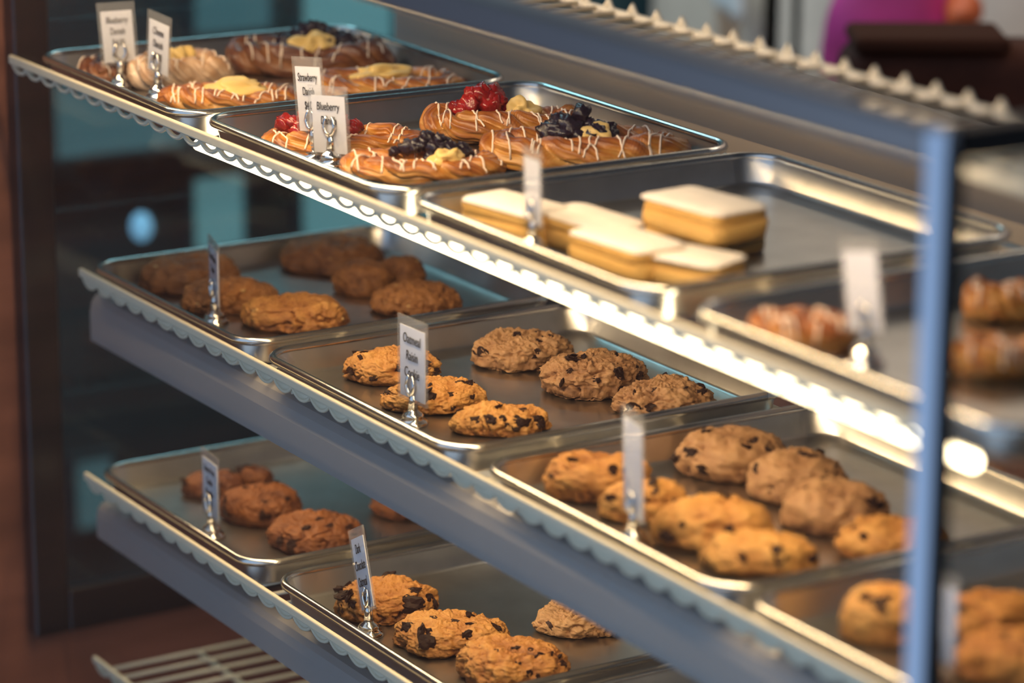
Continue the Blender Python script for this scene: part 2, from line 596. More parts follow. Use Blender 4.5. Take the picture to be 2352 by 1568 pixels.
Z0 = 0.325
ZT = 0.0255
wire_shelf(-0.02, 1.334, 0.004, 0.138, Z0, 'empty cream wire shelf at the top behind the rail', True, 0.004, -0.003, -0.008)
wire_shelf(-0.062, 1.28, -0.0455, 0.33, Z1 - ZT, 'cream wire shelf carrying the pastry trays', rt=0.0205, rb=0.012, wb=0.0045, ws=0.062)
wire_shelf(-0.008, 1.28, -0.0065, 0.33, Z2 - ZT, 'cream wire shelf in the middle carrying cookie trays', rt=0.0215, rb=0.0135, wb=0.0045, solid=True)
wire_shelf(-0.004, 1.28, -0.0100, 0.33, Z3 - ZT, 'cream wire shelf under the lowest cookie trays', rt=0.0185, rb=0.0105, wb=0.0025, solid=True)
ZB = -0.415
wire_shelf(-0.035, 1.28, 0.006, 0.33, ZB, 'empty cream wire shelf at the very bottom')


def lamp_bar(x0, x1, y, z0, z1, label, lit_front, power):
    t = empty('shelf_lamp', (x0, y, z0))
    L, H = x1 - x0, z1 - z0
    if lit_front:
        b_ = MB()
        b_.tube([(0, 0, 0), (L, 0, 0)], 0.0048, 12)
        b_.build('light_tube', M['led'], t)
        b_ = MB()
        b_.box(0, L, 0.003, 0.012, 0.002, 0.010)
        b_.build('housing', M['fascia'], t, smooth=False)
        area_lamp('tube_light', (x0 + L / 2, y + 0.014, z0 - 0.004), (0, 0.75, -1), L, 0.012, power, WARM)
    else:
        b_ = MB()
        prof = [(0.0, 0.0), (0.0, 0.58 * H), (0.002, 0.80 * H), (0.006, 0.93 * H), (0.012, H), (0.022, H), (0.022, H - 0.003), (0.013, H - 0.003), (0.008, 0.86 * H), (0.004, 0.58 * H), (0.004, 0.0)]
        n_ = len(prof)
        b_.add([(x, y_, z_) for x in (0, L) for y_, z_ in prof],
               [(i, i + n_, (i + 1) % n_ + n_, (i + 1) % n_) for i in range(n_)] + [tuple(range(n_)), tuple(range(n_, 2 * n_))[::-1]])
        o_ = b_.build('housing', M['fascia'], t, smooth=False)
        b_ = MB()
        b_.box(0.01, L - 0.01, 0.010, 0.020, H - 0.011, H - 0.0035)
        b_.build('light_tube', M['led'], t, smooth=False)
        area_lamp('tube_light', (x0 + L / 2, y + 0.018, z0 + H - 0.02), (0, 0.75, -1), L - 0.02, 0.012, power, WARM)
    tag(t, label, 'lamp')


lamp_bar(0.235, 1.262, 0.0, Z1 - 0.0392, Z1 - 0.028, 'glowing warm light tube under the front of the pastry shelf', True, 2.3)
lamp_bar(-0.028, 1.27, 0.01, -0.080, -0.0335, 'grey metal lamp housing hanging under the middle cookie shelf', False, 1.9)
lamp_bar(-0.028, 1.27, 0.01, -0.276, -0.240, 'grey metal lamp housing hanging under the lowest cookie shelf', False, 0.3)
# lamp fixed behind the top rail, over the pastry shelf
t = empty('rail_lamp', (0.0, GY + 0.0075, 0.3655))
b = MB()
b.box(0, 1.25, 0.0, 0.012, 0.004, 0.016)
b.build('housing', M['fascia'], t, smooth=False)
b = MB()
b.box(0.005, 1.245, 0.001, 0.011, 0.0, 0.004)
b.build('light_tube', M['led'], t, smooth=False)
tag(t, 'warm light strip fixed behind the top rail', 'lamp')
area_lamp('tube_light', (0.62, GY + 0.025, 0.362), (0, 0.22, -1), 1.2, 0.010, 4.0, WARM)


# ------------------------------------------------------------------ trays
def rrect(w, d, r, n=8):
    pts = []
    for cx, cy, a0 in ((w - r, d - r, 0), (r, d - r, PI / 2), (r, r, PI), (w - r, r, 1.5 * PI)):
        for i in range(n + 1):
            a_ = a0 + i * PI / 2 / n
            pts.append((cx + r * math.cos(a_), cy + r * math.sin(a_)))
    return pts


def tray_mesh():
    W, D, H = TW, TD, TRAY_H
    p = MB()
    prof = [(0.030, 0.0, .012), (0.0155, 0.0, 0.020), (0.0125, 0.0006, 0.022), (0.0105, 0.003, 0.023), (0.0075, H - 0.006, 0.026), (0.0065, H - 0.0035, 0.027), (0.0058, H - 0.001, 0.0275), (0.0045, H, 0.0285)]
    rings = []
    for ins, z, r in prof:
        rings.append([(x + ins, y + ins, z) for x, y in rrect(W - 2 * ins, D - 2 * ins, r)])
    # outside of the wall, a sheet's thickness away
    th = 0.0009
    for ins, z, r in reversed(prof[1:-1]):
        rings.append([(x + ins - th, y + ins - th, z - th) for x, y in rrect(W - 2 * (ins - th), D - 2 * (ins - th), r)])
    n = len(rings[0])
    vs = [q for g in rings for q in g]
    fs = []
    for i in range(len(rings) - 1):
        for k_ in range(n):
            fs.append((i * n + k_, (i + 1) * n + k_, (i + 1) * n + (k_ + 1) % n, i * n + (k_ + 1) % n))
    fs.append(tuple(range(n)))
    fs.append(tuple((len(rings) - 1) * n + k_ for k_ in range(n))[::-1])
    p.add(vs, fs)
    me = p.mesh('pan', M['alu'])
    q = MB()
    ins = 0.0036
    pts = [(x + ins, y + ins, H - 0.0028) for x, y in rrect(W - 2 * ins, D - 2 * ins, 0.029)]
    pts = pts + pts[:1]
    q.tube(pts, 0.0036, 10, caps=False)
    return me, q.mesh('rolled_rim', M['alu_rim'])


TRAY_ME, RIM_ME = tray_mesh()
TRAYS = {}


def tray(s, k_, x, y, a_, label):
    z = {1: Z1, 2: Z2, 3: Z3}[s] - TRAY_H
    TRAYS[(s, k_)] = (x, y, a_)
    t_ = empty('baking_tray', (x, y, z), a_)
    for nm, me in (('pan', TRAY_ME), ('rolled_rim', RIM_ME)):
        o_ = bpy.data.objects.new(nm, me)
        C.objects.link(o_)
        o_.parent = t_
    tag(t_, label, 'tray', 'aluminium baking trays on the shelves')


X1, X2, X3 = -0.0408, 0.0, 0.0067
Y1, Y2, Y3 = -0.0312, 0.0, -0.0027
tray(1, 0, X1, Y1 - 0.003, -0.020, 'far left baking tray on the pastry shelf with dark and cheese danishes')
tray(1, 1, X1 + PITCHX - 0.003, Y1 + 0.001, -0.012, 'baking tray of red strawberry and dark berry danishes')
tray(1, 2, X1 + 2 * PITCHX + 0.002, Y1 + 0.002, -0.008, 'baking tray holding the sugar dusted white bars')
tray(1, 3, X1 + 3 * PITCHX + 0.026, Y1 + 0.002, 0.0, 'baking tray of blurred long brown pastries beside the corner post')
tray(2, 0, X2 - 0.0124, Y2 - 0.0015, 0.0086, 'far left baking tray of the middle shelf with plain brown cookies')
tray(2, 1, X2 + PITCHX - 0.0025, Y2, 0.0032, 'sharp baking tray of chocolate studded cookies behind the oatmeal raisin card')
tray(2, 2, X2 + 2 * PITCHX + 0.0149, Y2 + 0.002, -0.010, 'crowded baking tray of eight blurred golden cookies')
tray(2, 3, X2 + 3 * PITCHX + 0.012, Y2 + 0.002, 0.0, 'blurred baking tray of golden cookies at the bottom right post')
tray(3, 0, X3 - 0.0063, Y3 - 0.002, 0.0049, 'far left baking tray of the lowest shelf with dark cookies')
tray(3, 1, X3 + PITCHX + 0.0063, Y3 + 0.002, 0.0, 'baking tray of the lowest shelf behind the dark chocolate card')
tray(3, 2, X3 + 2 * PITCHX + 0.012, Y3 + 0.002, 0.0, 'empty baking tray at the bottom edge of the picture')
FLOOR = {1: Z1 - TRAY_H + 0.0003, 2: Z2 - TRAY_H + 0.0003, 3: Z3 - TRAY_H + 0.0003}
AWAY = Vector((FW.x, FW.y, 0)).normalized()
SIDE = Vector((RT.x, RT.y, 0)).normalized()
FACE = math.atan2(SIDE.y, SIDE.x)            # turn that lays an item's long axis across the view


def spot(s, x0, x1, yt, yb, depth=1.0, lift=0.0):
    """Width, height and standing point of an item from its place in the photograph."""
    zf = FLOOR[s] + lift
    p = at((x0 + x1) / 2, yb, 2, zf)
    dist = (p - CAM).dot(FW)
    R = (x1 - x0) / 2 * dist / FPX
    Rd = R * depth
    p = p + AWAY * (Rd * 0.94)
    dist = (p - CAM).dot(FW)
    R = (x1 - x0) / 2 * dist / FPX
    tot = (yb - yt) * dist / FPX
    H = (tot - 2 * 0.72 * Rd * math.sin(-PITCH)) / math.cos(PITCH)
    # keep it inside the tray that holds it
    cs = math.cos(FACE)
    sn = math.sin(FACE)
    ex = math.sqrt((R * cs) ** 2 + (Rd * sn) ** 2) + 0.014
    ey = math.sqrt((R * sn) ** 2 + (Rd * cs) ** 2) + 0.014
    kk = min((k_ for (q, k_) in TRAYS if q == s), key=lambda k_: abs(TRAYS[(s, k_)][0] + TW / 2 - p.x))
    tx, ty, ta = TRAYS[(s, kk)]
    lx = (p.x - tx) * math.cos(ta) + (p.y - ty) * math.sin(ta)
    ly = -(p.x - tx) * math.sin(ta) + (p.y - ty) * math.cos(ta)
    nx = min(max(lx, ex), TW - ex)
    ny = min(max(ly, ey), TD - ey)
    p = p + Vector(((nx - lx) * math.cos(ta) - (ny - ly) * math.sin(ta), (nx - lx) * math.sin(ta) + (ny - ly) * math.cos(ta), 0))
    if abs(nx - lx) + abs(ny - ly) > 0.004:
        print('SHIFT', s, kk, (x0, x1, yt, yb), round(nx - lx, 4), round(ny - ly, 4))
    return p, R, Rd, H


# ------------------------------------------------------------------ cookies
CHUNKS = []
for i in range(5):
    b = MB()
    b.lump((0, 0, 0), (0.0058, 0.0046, 0.0024), 70 + i, 0.9, 1.5, 10, 7)
    CHUNKS.append(b)
CH_ME = [b.mesh('chocolate_chunk', M['chunk'], False) for b in CHUNKS]
RA_ME = [b.mesh('raisin', M['raisin'], True) for b in CHUNKS]
b = MB()
b.lump((0, 0, 0), (0.0022, 0.0017, 0.0015), 3, 0.4, 2, 8, 6)
NUT_ME = b.mesh('nut_piece', M['nut'])


def cookie_mb(R, Rd, H, seed, nu=110, nv=40, rough=1.0, square=3.0, tone0=0.55, crack=1.0):
    m = MB()
    vs, tn, fs = [], [], []
    for j in range(nv + 1):
        f = j / nv
        if f < 0.86:
            psi = (f / 0.86) * PI / 2
            pr = max(0.0, math.sin(psi)) ** (2 / square)
            pz = max(0.0, math.cos(psi)) ** (2 / square)
            pz = 0.12 + 0.88 * pz
        else:
            g = (f - 0.86) / 0.14
            pr = 1 - 0.10 * g
            pz = 0.12 * (1 - g)
        for i in range(nu):
            ph = 2 * PI * i / nu
            c_, s_ = math.cos(ph), math.sin(ph)
            out = 1 + 0.13 * nz(c_ * 1.1, s_ * 1.1, 0.3, seed) + 0.09 * nz(c_ * 2.6, s_ * 2.6, 1.3, seed)
            x, y = R * pr * out * c_, Rd * pr * out * s_
            z = H * pz
            q = 1 / R
            a1 = nz(x * q * 1.6, y * q * 1.6, z * q * 1.6, seed + 1)
            a2 = nz(x * q * 4.2, y * q * 4.2, z * q * 4.2, seed + 2)
            a3 = nz(x * q * 9, y * q * 9, z * q * 9, seed + 3)
            a4 = 0.6 - 2.2 * abs(nz(x * q * 15, y * q * 15, z * q * 15, seed + 4))
            rid = 1 - min(1.0, abs(nz(x * q * 2.6 + a2 * .5, y * q * 2.6, z * q * 2.6 + a2 * .4, seed + 5)) * 13)
            rid *= min(1.0, max(0.0, 0.70 + 2.0 * nz(x * q * 1.3, y * q * 1.3, z * q * 1.3, seed + 6)))
            side = min(1.0, max(0.0, (pr - 0.35) * 1.7))
            d = R * (0.085 * a1 + 0.052 * a2 * rough + 0.044 * a3 * rough + 0.036 * a4 * rough - 0.13 * crack * rid * (0.35 + 0.65 * side))
            keep = min(1.0, pz / 0.25)
            dx, dy, dz = c_ * pr ** 2, s_ * pr ** 2, (1 - pr ** 4) * 0.8 + 0.15
            vs.append((x + dx * d, y + dy * d, max(0.0, z + dz * d * keep)))
            tn.append(tone0 + 0.22 * a1 + 0.18 * a2 + 0.15 * a3 - 0.28 * rid * crack - (0.16 if f > 0.8 else 0.0))  # cracks also darkened in colour, painting in their shade
    for j in range(nv):
        for i in range(nu):
            fs.append((j * nu + i, (j + 1) * nu + i, (j + 1) * nu + (i + 1) % nu, j * nu + (i + 1) % nu))
    fs.append(tuple(range(nv * nu, nv * nu + nu))[::-1])
    m.add(vs, fs, tn)
    return m


def cookie(s, box, label, group, mat='cookie', bits=10, kind='chunk', depth=0.76, seed=0, hi=True, lift=0.0, tilt=(0, 0), tone=0.55,
           square=3.0, rough=1.0, crack=1.0, cat='cookie', bit_scale=1.0, hmin=0.016, hmax=0.036):
    p, R, Rd, H = spot(s, *box, depth=depth, lift=lift)
    H = min(hmax, max(hmin, H))
    m = cookie_mb(R * 0.97, Rd * 0.97, H * 0.97, seed, *((200, 72) if hi else (84, 34)), rough=rough, square=square, tone0=tone, crack=crack)
    t_ = empty('cookie', (p.x, p.y, FLOOR[s] + lift), FACE)
    t_.rotation_euler = (tilt[0], tilt[1], FACE)
    m.build('biscuit', M[mat], t_)
    bv = m.bvh()
    r_ = rng(seed + 500)
    mes = {'chunk': CH_ME, 'raisin': RA_ME, 'nut': [NUT_ME]}[kind]
    nm = {'chunk': 'chocolate_chunk', 'raisin': 'raisin', 'nut': 'nut_piece'}[kind]
    done = 0
    for tr in range(bits * 4):
        if done >= bits:
            break
        if r_.random() < 0.5:
            hit = bv.ray_cast(Vector((r_.uniform(-0.85, 0.85) * R, r_.uniform(-0.85, 0.85) * Rd, 0.2)), Vector((0, 0, -1)))
        else:
            an = r_.uniform(PI * 1.05, PI * 1.95)
            d_ = Vector((math.cos(an), math.sin(an), 0))
            hit = bv.ray_cast(d_ * 0.3 + Vector((0, 0, r_.uniform(0.3, 0.85) * H)), -d_)
        if hit[0] is None or hit[0].z < 0.0065:
            continue
        o_ = bpy.data.objects.new(nm, r_.choice(mes))
        C.objects.link(o_)
        o_.parent = t_
        o_.location = hit[0] - hit[1] * 0.0011
        o_.rotation_euler = hit[1].to_track_quat('Z', 'Y').to_euler()
        sc = r_.uniform(0.45, 1.15) * bit_scale
        o_.scale = (sc * r_.uniform(0.7, 1.3), sc, sc * 0.9)
        done += 1
    tag(t_, label, cat, group)
    return t_


g = 'plain brown cookies on the middle shelf'
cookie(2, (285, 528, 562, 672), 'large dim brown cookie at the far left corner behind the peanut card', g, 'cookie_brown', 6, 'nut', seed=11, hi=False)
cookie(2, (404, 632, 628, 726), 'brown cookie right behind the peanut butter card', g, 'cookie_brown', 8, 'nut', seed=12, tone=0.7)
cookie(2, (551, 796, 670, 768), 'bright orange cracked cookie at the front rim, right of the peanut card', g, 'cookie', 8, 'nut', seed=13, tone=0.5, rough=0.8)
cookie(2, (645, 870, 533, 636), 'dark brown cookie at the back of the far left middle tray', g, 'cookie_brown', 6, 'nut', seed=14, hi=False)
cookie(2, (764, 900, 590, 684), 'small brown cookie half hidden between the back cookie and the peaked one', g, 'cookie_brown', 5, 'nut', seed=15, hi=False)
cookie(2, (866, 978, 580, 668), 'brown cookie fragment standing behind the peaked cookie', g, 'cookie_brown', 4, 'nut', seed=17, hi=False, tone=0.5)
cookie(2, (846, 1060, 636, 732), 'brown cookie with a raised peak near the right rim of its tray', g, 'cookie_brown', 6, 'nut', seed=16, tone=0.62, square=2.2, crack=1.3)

g = 'chocolate studded cookies in the sharp tray'
cookie(2, (780, 1016, 795, 888), 'golden cookie partly behind the oatmeal raisin card, at the left', g, 'cookie', 13, seed=21, tone=0.62)
cookie(2, (864, 1114, 865, 954), 'golden cookie in front of the oatmeal raisin card base, with dark chunks', g, 'cookie', 14, seed=22, tone=0.68)
cookie(2, (1034, 1257, 922, 1008), 'yellow golden cookie nearest the front right corner of the sharp tray', g, 'cookie', 16, seed=23, tone=0.72)
cookie(2, (1074, 1320, 760, 856), 'thick crumbly brown cookie at the back of the sharp tray', g, 'cookie_oat', 12, seed=24, rough=1.5, square=3.6, tone=0.6)
cookie(2, (1240, 1482, 808, 920), 'tall brown cookie with dark chunks on top, middle of the sharp tray', g, 'cookie_oat', 14, seed=25, rough=1.3, square=3.8, tone=0.52)
cookie(2, (1404, 1652, 862, 966), 'brown wedge shaped cookie against the right rim of the sharp tray', g, 'cookie_oat', 9, seed=26, rough=1.3, square=2.4, tone=0.55)

g = 'blurred golden cookies in the crowded tray'
cookie(2, (1248, 1492, 1036, 1160), 'tall golden cookie at the left end of the crowded tray', g, 'cookie', 7, seed=31, hi=False, square=4)
cookie(2, (1378, 1584, 1096, 1206), 'golden cookie behind the blank edge-on card', g, 'cookie', 6, seed=32, hi=False, depth=0.62, tone=0.72)
cookie(2, (1545, 1812, 974, 1108), 'round brown cookie at the back left of the crowded tray', g, 'cookie_oat', 8, seed=33, hi=False, depth=0.85)
cookie(2, (1718, 1952, 1030, 1166), 'brown cookie second from the back in the crowded tray', g, 'cookie_oat', 8, seed=34, hi=False, depth=0.8)
cookie(2, (1798, 2042, 1098, 1236), 'brown cookie in front of the corner post, right side of the crowded tray', g, 'cookie_oat', 8, seed=35, hi=False, depth=0.8)
cookie(2, (1500, 1784, 1140, 1275), 'large bright golden cookie in the middle of the crowded tray', g, 'cookie', 7, seed=36, hi=False, depth=0.60, tone=0.72)
cookie(2, (1612, 1888, 1222, 1328), 'bright golden cookie nearest the front rim of the crowded tray', g, 'cookie', 6, seed=37, hi=False, depth=0.60, tone=0.74)
cookie(2, (1938, 2190, 1186, 1300), 'golden cookie partly hidden by the corner post in the crowded tray', g, 'cookie', 6, seed=38, hi=False, tone=0.6)

g = 'golden cookies at the bottom right post'
cookie(2, (1935, 2150, 1335, 1490), 'golden cookie just left of the corner post at the bottom right', g, 'cookie', 5, seed=41, hi=False, tone=0.72)
cookie(2, (2150, 2420, 1360, 1480), 'amber cookie right of the corner post, upper one', g, 'cookie', 5, seed=42, hi=False, tone=0.5)
cookie(2, (2205, 2480, 1440, 1590), 'amber cookie right of the corner post, cut by the bottom right corner', g, 'cookie', 5, seed=43, hi=False, tone=0.5)

g = 'dark cookies on the lowest shelf'
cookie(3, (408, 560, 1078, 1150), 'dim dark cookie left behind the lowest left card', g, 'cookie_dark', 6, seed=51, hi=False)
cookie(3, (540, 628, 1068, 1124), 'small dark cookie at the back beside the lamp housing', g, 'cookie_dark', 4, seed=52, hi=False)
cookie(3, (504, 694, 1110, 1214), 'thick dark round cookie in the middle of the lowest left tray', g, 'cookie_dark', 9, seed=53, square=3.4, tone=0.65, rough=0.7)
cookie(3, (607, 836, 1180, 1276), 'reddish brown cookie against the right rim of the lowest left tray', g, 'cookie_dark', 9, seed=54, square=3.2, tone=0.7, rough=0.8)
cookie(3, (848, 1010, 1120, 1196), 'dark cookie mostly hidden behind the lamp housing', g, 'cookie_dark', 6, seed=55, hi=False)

g = 'cookies behind the dark chocolate card'
cookie(3, (765, 1002, 1328, 1436), 'golden cookie with dark chunks behind the dark chocolate card', g, 'cookie', 15, seed=61, tone=0.55, bit_scale=1.35)
cookie(3, (898, 1166, 1412, 1514), 'long golden cookie with a dark top patch, right of the card holder', g, 'cookie', 12, seed=62, tone=0.62, bit_scale=1.2)
cookie(3, (1044, 1298, 1468, 1586), 'orange speckled cookie cut by the bottom edge of the picture', g, 'cookie', 20, seed=63, tone=0.5, bit_scale=0.7)
cookie(3, (1226, 1440, 1383, 1468), 'pale crumbly oat cookie under the lamp housing', g, 'cookie_oat', 2, 'raisin', seed=64, tone=0.8, rough=1.4, square=3.0)


# ------------------------------------------------------------------ danishes
def dough_mb(A, B, r, H, seed, twist=2, dark=0.5, nu=230, nv=88):
    m = MB()
    vs, tn, fs = [], [], []
    for i in range(nu):
        th = 2 * PI * i / nu
        wob = 1 + 0.07 * nz(math.cos(th) * 1.3, math.sin(th) * 1.3, 0.5, seed)
        hh = 1 + 0.16 * nz(math.cos(th) * 1.7, math.sin(th) * 1.7, 3.5, seed)
        cx, cy = (A - r) * wob * math.cos(th), (B - r) * wob * math.sin(th)
        nxv = Vector((math.cos(th) / A, math.sin(th) / B, 0)).normalized()
        for j in range(nv):
            ph = 2 * PI * j / nv
            sw = ph + twist * th + 1.5 * nz(math.cos(th) * 2, math.sin(th) * 2, 7, seed)
            lobe = abs(math.cos(1.5 * sw)) ** 0.5
            layer = 0.042 * math.sin(sw * 15 + 3 * nz(math.cos(th) * 4, math.sin(th) * 4, ph, seed))
            bmp = 0.10 * nz(math.cos(th) * 5, math.sin(th) * 5, ph * 1.2, seed + 2)
            rr = (0.54 + 0.50 * lobe + layer + bmp)
            x = cx + nxv.x * r * rr * math.cos(ph)
            y = cy + nxv.y * r * rr * math.cos(ph)
            z = H * 0.47 * hh + H * 0.53 * hh * rr * math.sin(ph)
            vs.append((x, y, max(0.0, z)))
            top = max(0.0, math.sin(ph))
            tn.append(dark * (0.02 + 0.60 * top) + 0.50 * lobe - 0.12 + 2.6 * layer + 0.34 * nz(math.cos(th) * 3, math.sin(th) * 3, ph, seed + 4) - 0.08)
    for i in range(nu):
        for j in range(nv):
            fs.append((i * nv + j, ((i + 1) % nu) * nv + j, ((i + 1) % nu) * nv + (j + 1) % nv, i * nv + (j + 1) % nv))
    m.add(vs, fs, tn)
    # the thin base inside the ring
    n2, rings = 48, 8
    vs, tn, fs = [], [], []
    for q in range(rings + 1):
        for i in range(n2):
            th = 2 * PI * i / n2
            s_ = q / rings
            z = H * (0.42 + 0.12 * s_) + 0.002 * nz(s_ * 3 * math.cos(th), s_ * 3 * math.sin(th), 1, seed + 9)
            vs.append(((A - r) * s_ * math.cos(th), (B - r) * s_ * math.sin(th), z))
            tn.append(0.25 + 0.2 * nz(s_ * 4 * math.cos(th), s_ * 4 * math.sin(th), 5, seed))
    for q in range(rings):
        for i in range(n2):
            fs.append((q * n2 + i, (q + 1) * n2 + i, (q + 1) * n2 + (i + 1) % n2, q * n2 + (i + 1) % n2))
    m.add(vs, fs, tn)
    return m


def drizzle(bv, A, B, seed, lines=9, rad=0.0009):
    """Threads of icing that lie on the pastry's surface."""
    m = MB()
    r_ = rng(seed)
    for k_ in range(lines):
        x0 = -A * 0.9 + 1.8 * A * (k_ + r_.uniform(0.1, 0.9)) / lines
        sl = r_.uniform(-0.5, 0.5)
        y0, y1 = -B * 1.05, B * 1.05
        if r_.random() < 0.35:
            y1 = r_.uniform(-0.2, 0.4) * B
        seg = []
        n_ = 60
        ph = r_.uniform(0, 6)
        for i in range(n_ + 1):
            u = i / n_
            y = y0 + (y1 - y0) * u
            x = x0 + sl * y + 0.003 * math.sin(u * 7 + ph)
            h = bv.ray_cast(Vector((x, y, 0.3)), Vector((0, 0, -1)))
            if h[0] is not None and h[0].z > 0.004:
                p_ = h[0] + Vector((0, 0, rad * 0.35))
                if seg and (p_ - seg[-1]).length > 0.012:
                    if len(seg) > 3:
                        m.tube(seg, [rad * (0.55 if q in (0, len(seg) - 1) else 1.0 + 0.35 * math.sin(q * 1.3 + ph)) for q in range(len(seg))], 6)
                    seg = []
                seg.append(p_)
            else:
                if len(seg) > 3:
                    m.tube(seg, rad, 6)
                seg = []
        if len(seg) > 3:
            m.tube(seg, rad, 6)
    return m


def berries(cx, cy, cz, rx, ry, n, seed, size, amp=0.25, rise=0.5):
    m = MB()
    r_ = rng(seed)
    for i in range(n):
        an = r_.uniform(0, 2 * PI)
        q = math.sqrt(r_.random())
        s_ = size * r_.uniform(0.7, 1.25)
        z = cz + (1 - q) * size * 1.9 * rise + r_.uniform(-0.1, 0.3) * size
        m.lump((cx + rx * q * math.cos(an), cy + ry * q * math.sin(an), z), (s_, s_ * r_.uniform(0.75, 1.1), s_ * r_.uniform(0.7, 0.95)), seed * 31 + i, amp, 2.2, 16, 10, r_.uniform(0, 3))
    return m


def danish(s, box, label, group, seed, fruit=None, fx=0.0, fy=0.1, fr=0.38, cheese=None, mat='dough', depth=0.62, twist=2, dark=0.5, lines=9, rz=0.0, icing=True, hmax=0.045, thick=0.40):
    p, R, Rd, H = spot(s, *box, depth=depth)
    H = min(hmax, max(0.024, H))
    A, B = R, Rd
    r_ = thick * B * 0.95
    body = H * (0.80 if fruit or cheese else 0.95)
    m = dough_mb(A, B, r_, body, seed, twist, dark)
    t_ = empty('danish_pastry', (p.x, p.y, FLOOR[s]), FACE + rz)
    m.build('dough', M[mat], t_)
    bv = m.bvh()
    base = body * 0.66
    if fruit:
        big = fruit == 'blueberry'
        n_ = 9 if big else (34 if fruit == 'blackberry' else 24)
        sz = A * (0.13 if big else (0.095 if fruit == 'blackberry' else 0.115))
        nm = {'strawberry': 'strawberry_filling', 'blackberry': 'blackberry_filling', 'blueberry': 'blueberry_filling'}[fruit]
        berries(fx * A, fy * B, base + sz * 0.7, A * fr, B * fr * 0.8, n_, seed + 1, sz, 0.10 if big else 0.55, 1.2).build(nm, M[fruit], t_)
    if cheese:
        c_ = MB()
        cx, cy, cw = cheese
        c_.lump((cx * A, cy * B, base + 0.005), (cw * A, cw * A * 0.72, body * 0.42), seed + 3, 0.55, 1.9, 36, 22, 0.3)
        c_.build('cheese_filling', M['cheese'], t_)
    if icing:
        drizzle(bv, A, B, seed + 7, lines).build('icing', M['icing'], t_)
    tag(t_, label, 'pastry', group)
    return t_


g = 'danishes in the far left pastry tray'
danish(1, (172, 335, 110, 200), 'dim blueberry danish half hidden behind the left upper card', g, 101, 'blueberry', -0.1, 0.0, 0.40, None, 'dough_dark', twist=3, lines=4, depth=0.8)
danish(1, (285, 530, 92, 214), 'pale glazed danish with cream and blueberries behind the cheese card', g, 102, 'blueberry', -0.3, 0.1, 0.22, (0.0, -0.05, 0.26), 'glaze', twist=3, lines=6, depth=0.7)
danish(1, (515, 905, 56, 180), 'large dark brown danish with dark berries at the back', g, 103, 'blackberry', 0.05, 0.1, 0.42, (0.05, -0.28, 0.26), 'dough_dark', twist=3, lines=9, depth=0.5)
danish(1, (358, 690, 172, 266), 'golden cheese danish with icing stripes at the front rim, left of the two cards', g, 104, None, cheese=(0.05, -0.05, 0.40), twist=3, lines=14, dark=0.42, depth=0.55)
danish(1, (722, 1095, 136, 232), 'golden cheese danish against the right rim, right of the strawberry card', g, 105, None, cheese=(-0.05, 0.05, 0.33), twist=3, lines=9, dark=0.45, depth=0.55)
g = 'berry danishes in the sharp pastry tray'
danish(1, (582, 975, 276, 372), 'golden strawberry danish behind the pair of cards', g, 111, 'strawberry', -0.25, 0.1, 0.48, None, twist=3, lines=8, dark=0.38, depth=0.55)
danish(1, (962, 1348, 212, 338), 'braided danish with red strawberries and a cheese dollop at the back', g, 112, 'strawberry', -0.22, 0.1, 0.33, (0.22, 0.0, 0.19), twist=3, lines=13, dark=0.45, depth=0.52)
danish(1, (776, 1160, 322, 428), 'golden dark berry danish with yellow cheese at the front right of the cards', g, 113, 'blackberry', 0.10, 0.2, 0.45, (0.30, -0.42, 0.22), twist=3, lines=12, dark=0.40, depth=0.55)
danish(1, (1132, 1618, 262, 398), 'large dark berry danish against the right rim of the sharp pastry tray', g, 114, 'blackberry', -0.06, 0.1, 0.30, (0.12, -0.10, 0.17), twist=3, lines=14, dark=0.45, depth=0.5)
g = 'blurred pastries beside the corner post'
danish(1, (1712, 1975, 715, 822), 'blurred long brown pastry left of the corner post', g, 121, None, twist=3, lines=4, dark=0.7, depth=0.6, hmax=0.03)
danish(1, (2215, 2420, 640, 745), 'blurred orange pastry right of the corner post, upper one', g, 122, None, twist=3, lines=4, dark=0.45, depth=0.6, hmax=0.04)
danish(1, (2190, 2420, 770, 880), 'blurred orange pastry right of the corner post, lower one', g, 123, None, twist=3, lines=5, dark=0.45, depth=0.6, hmax=0.035)


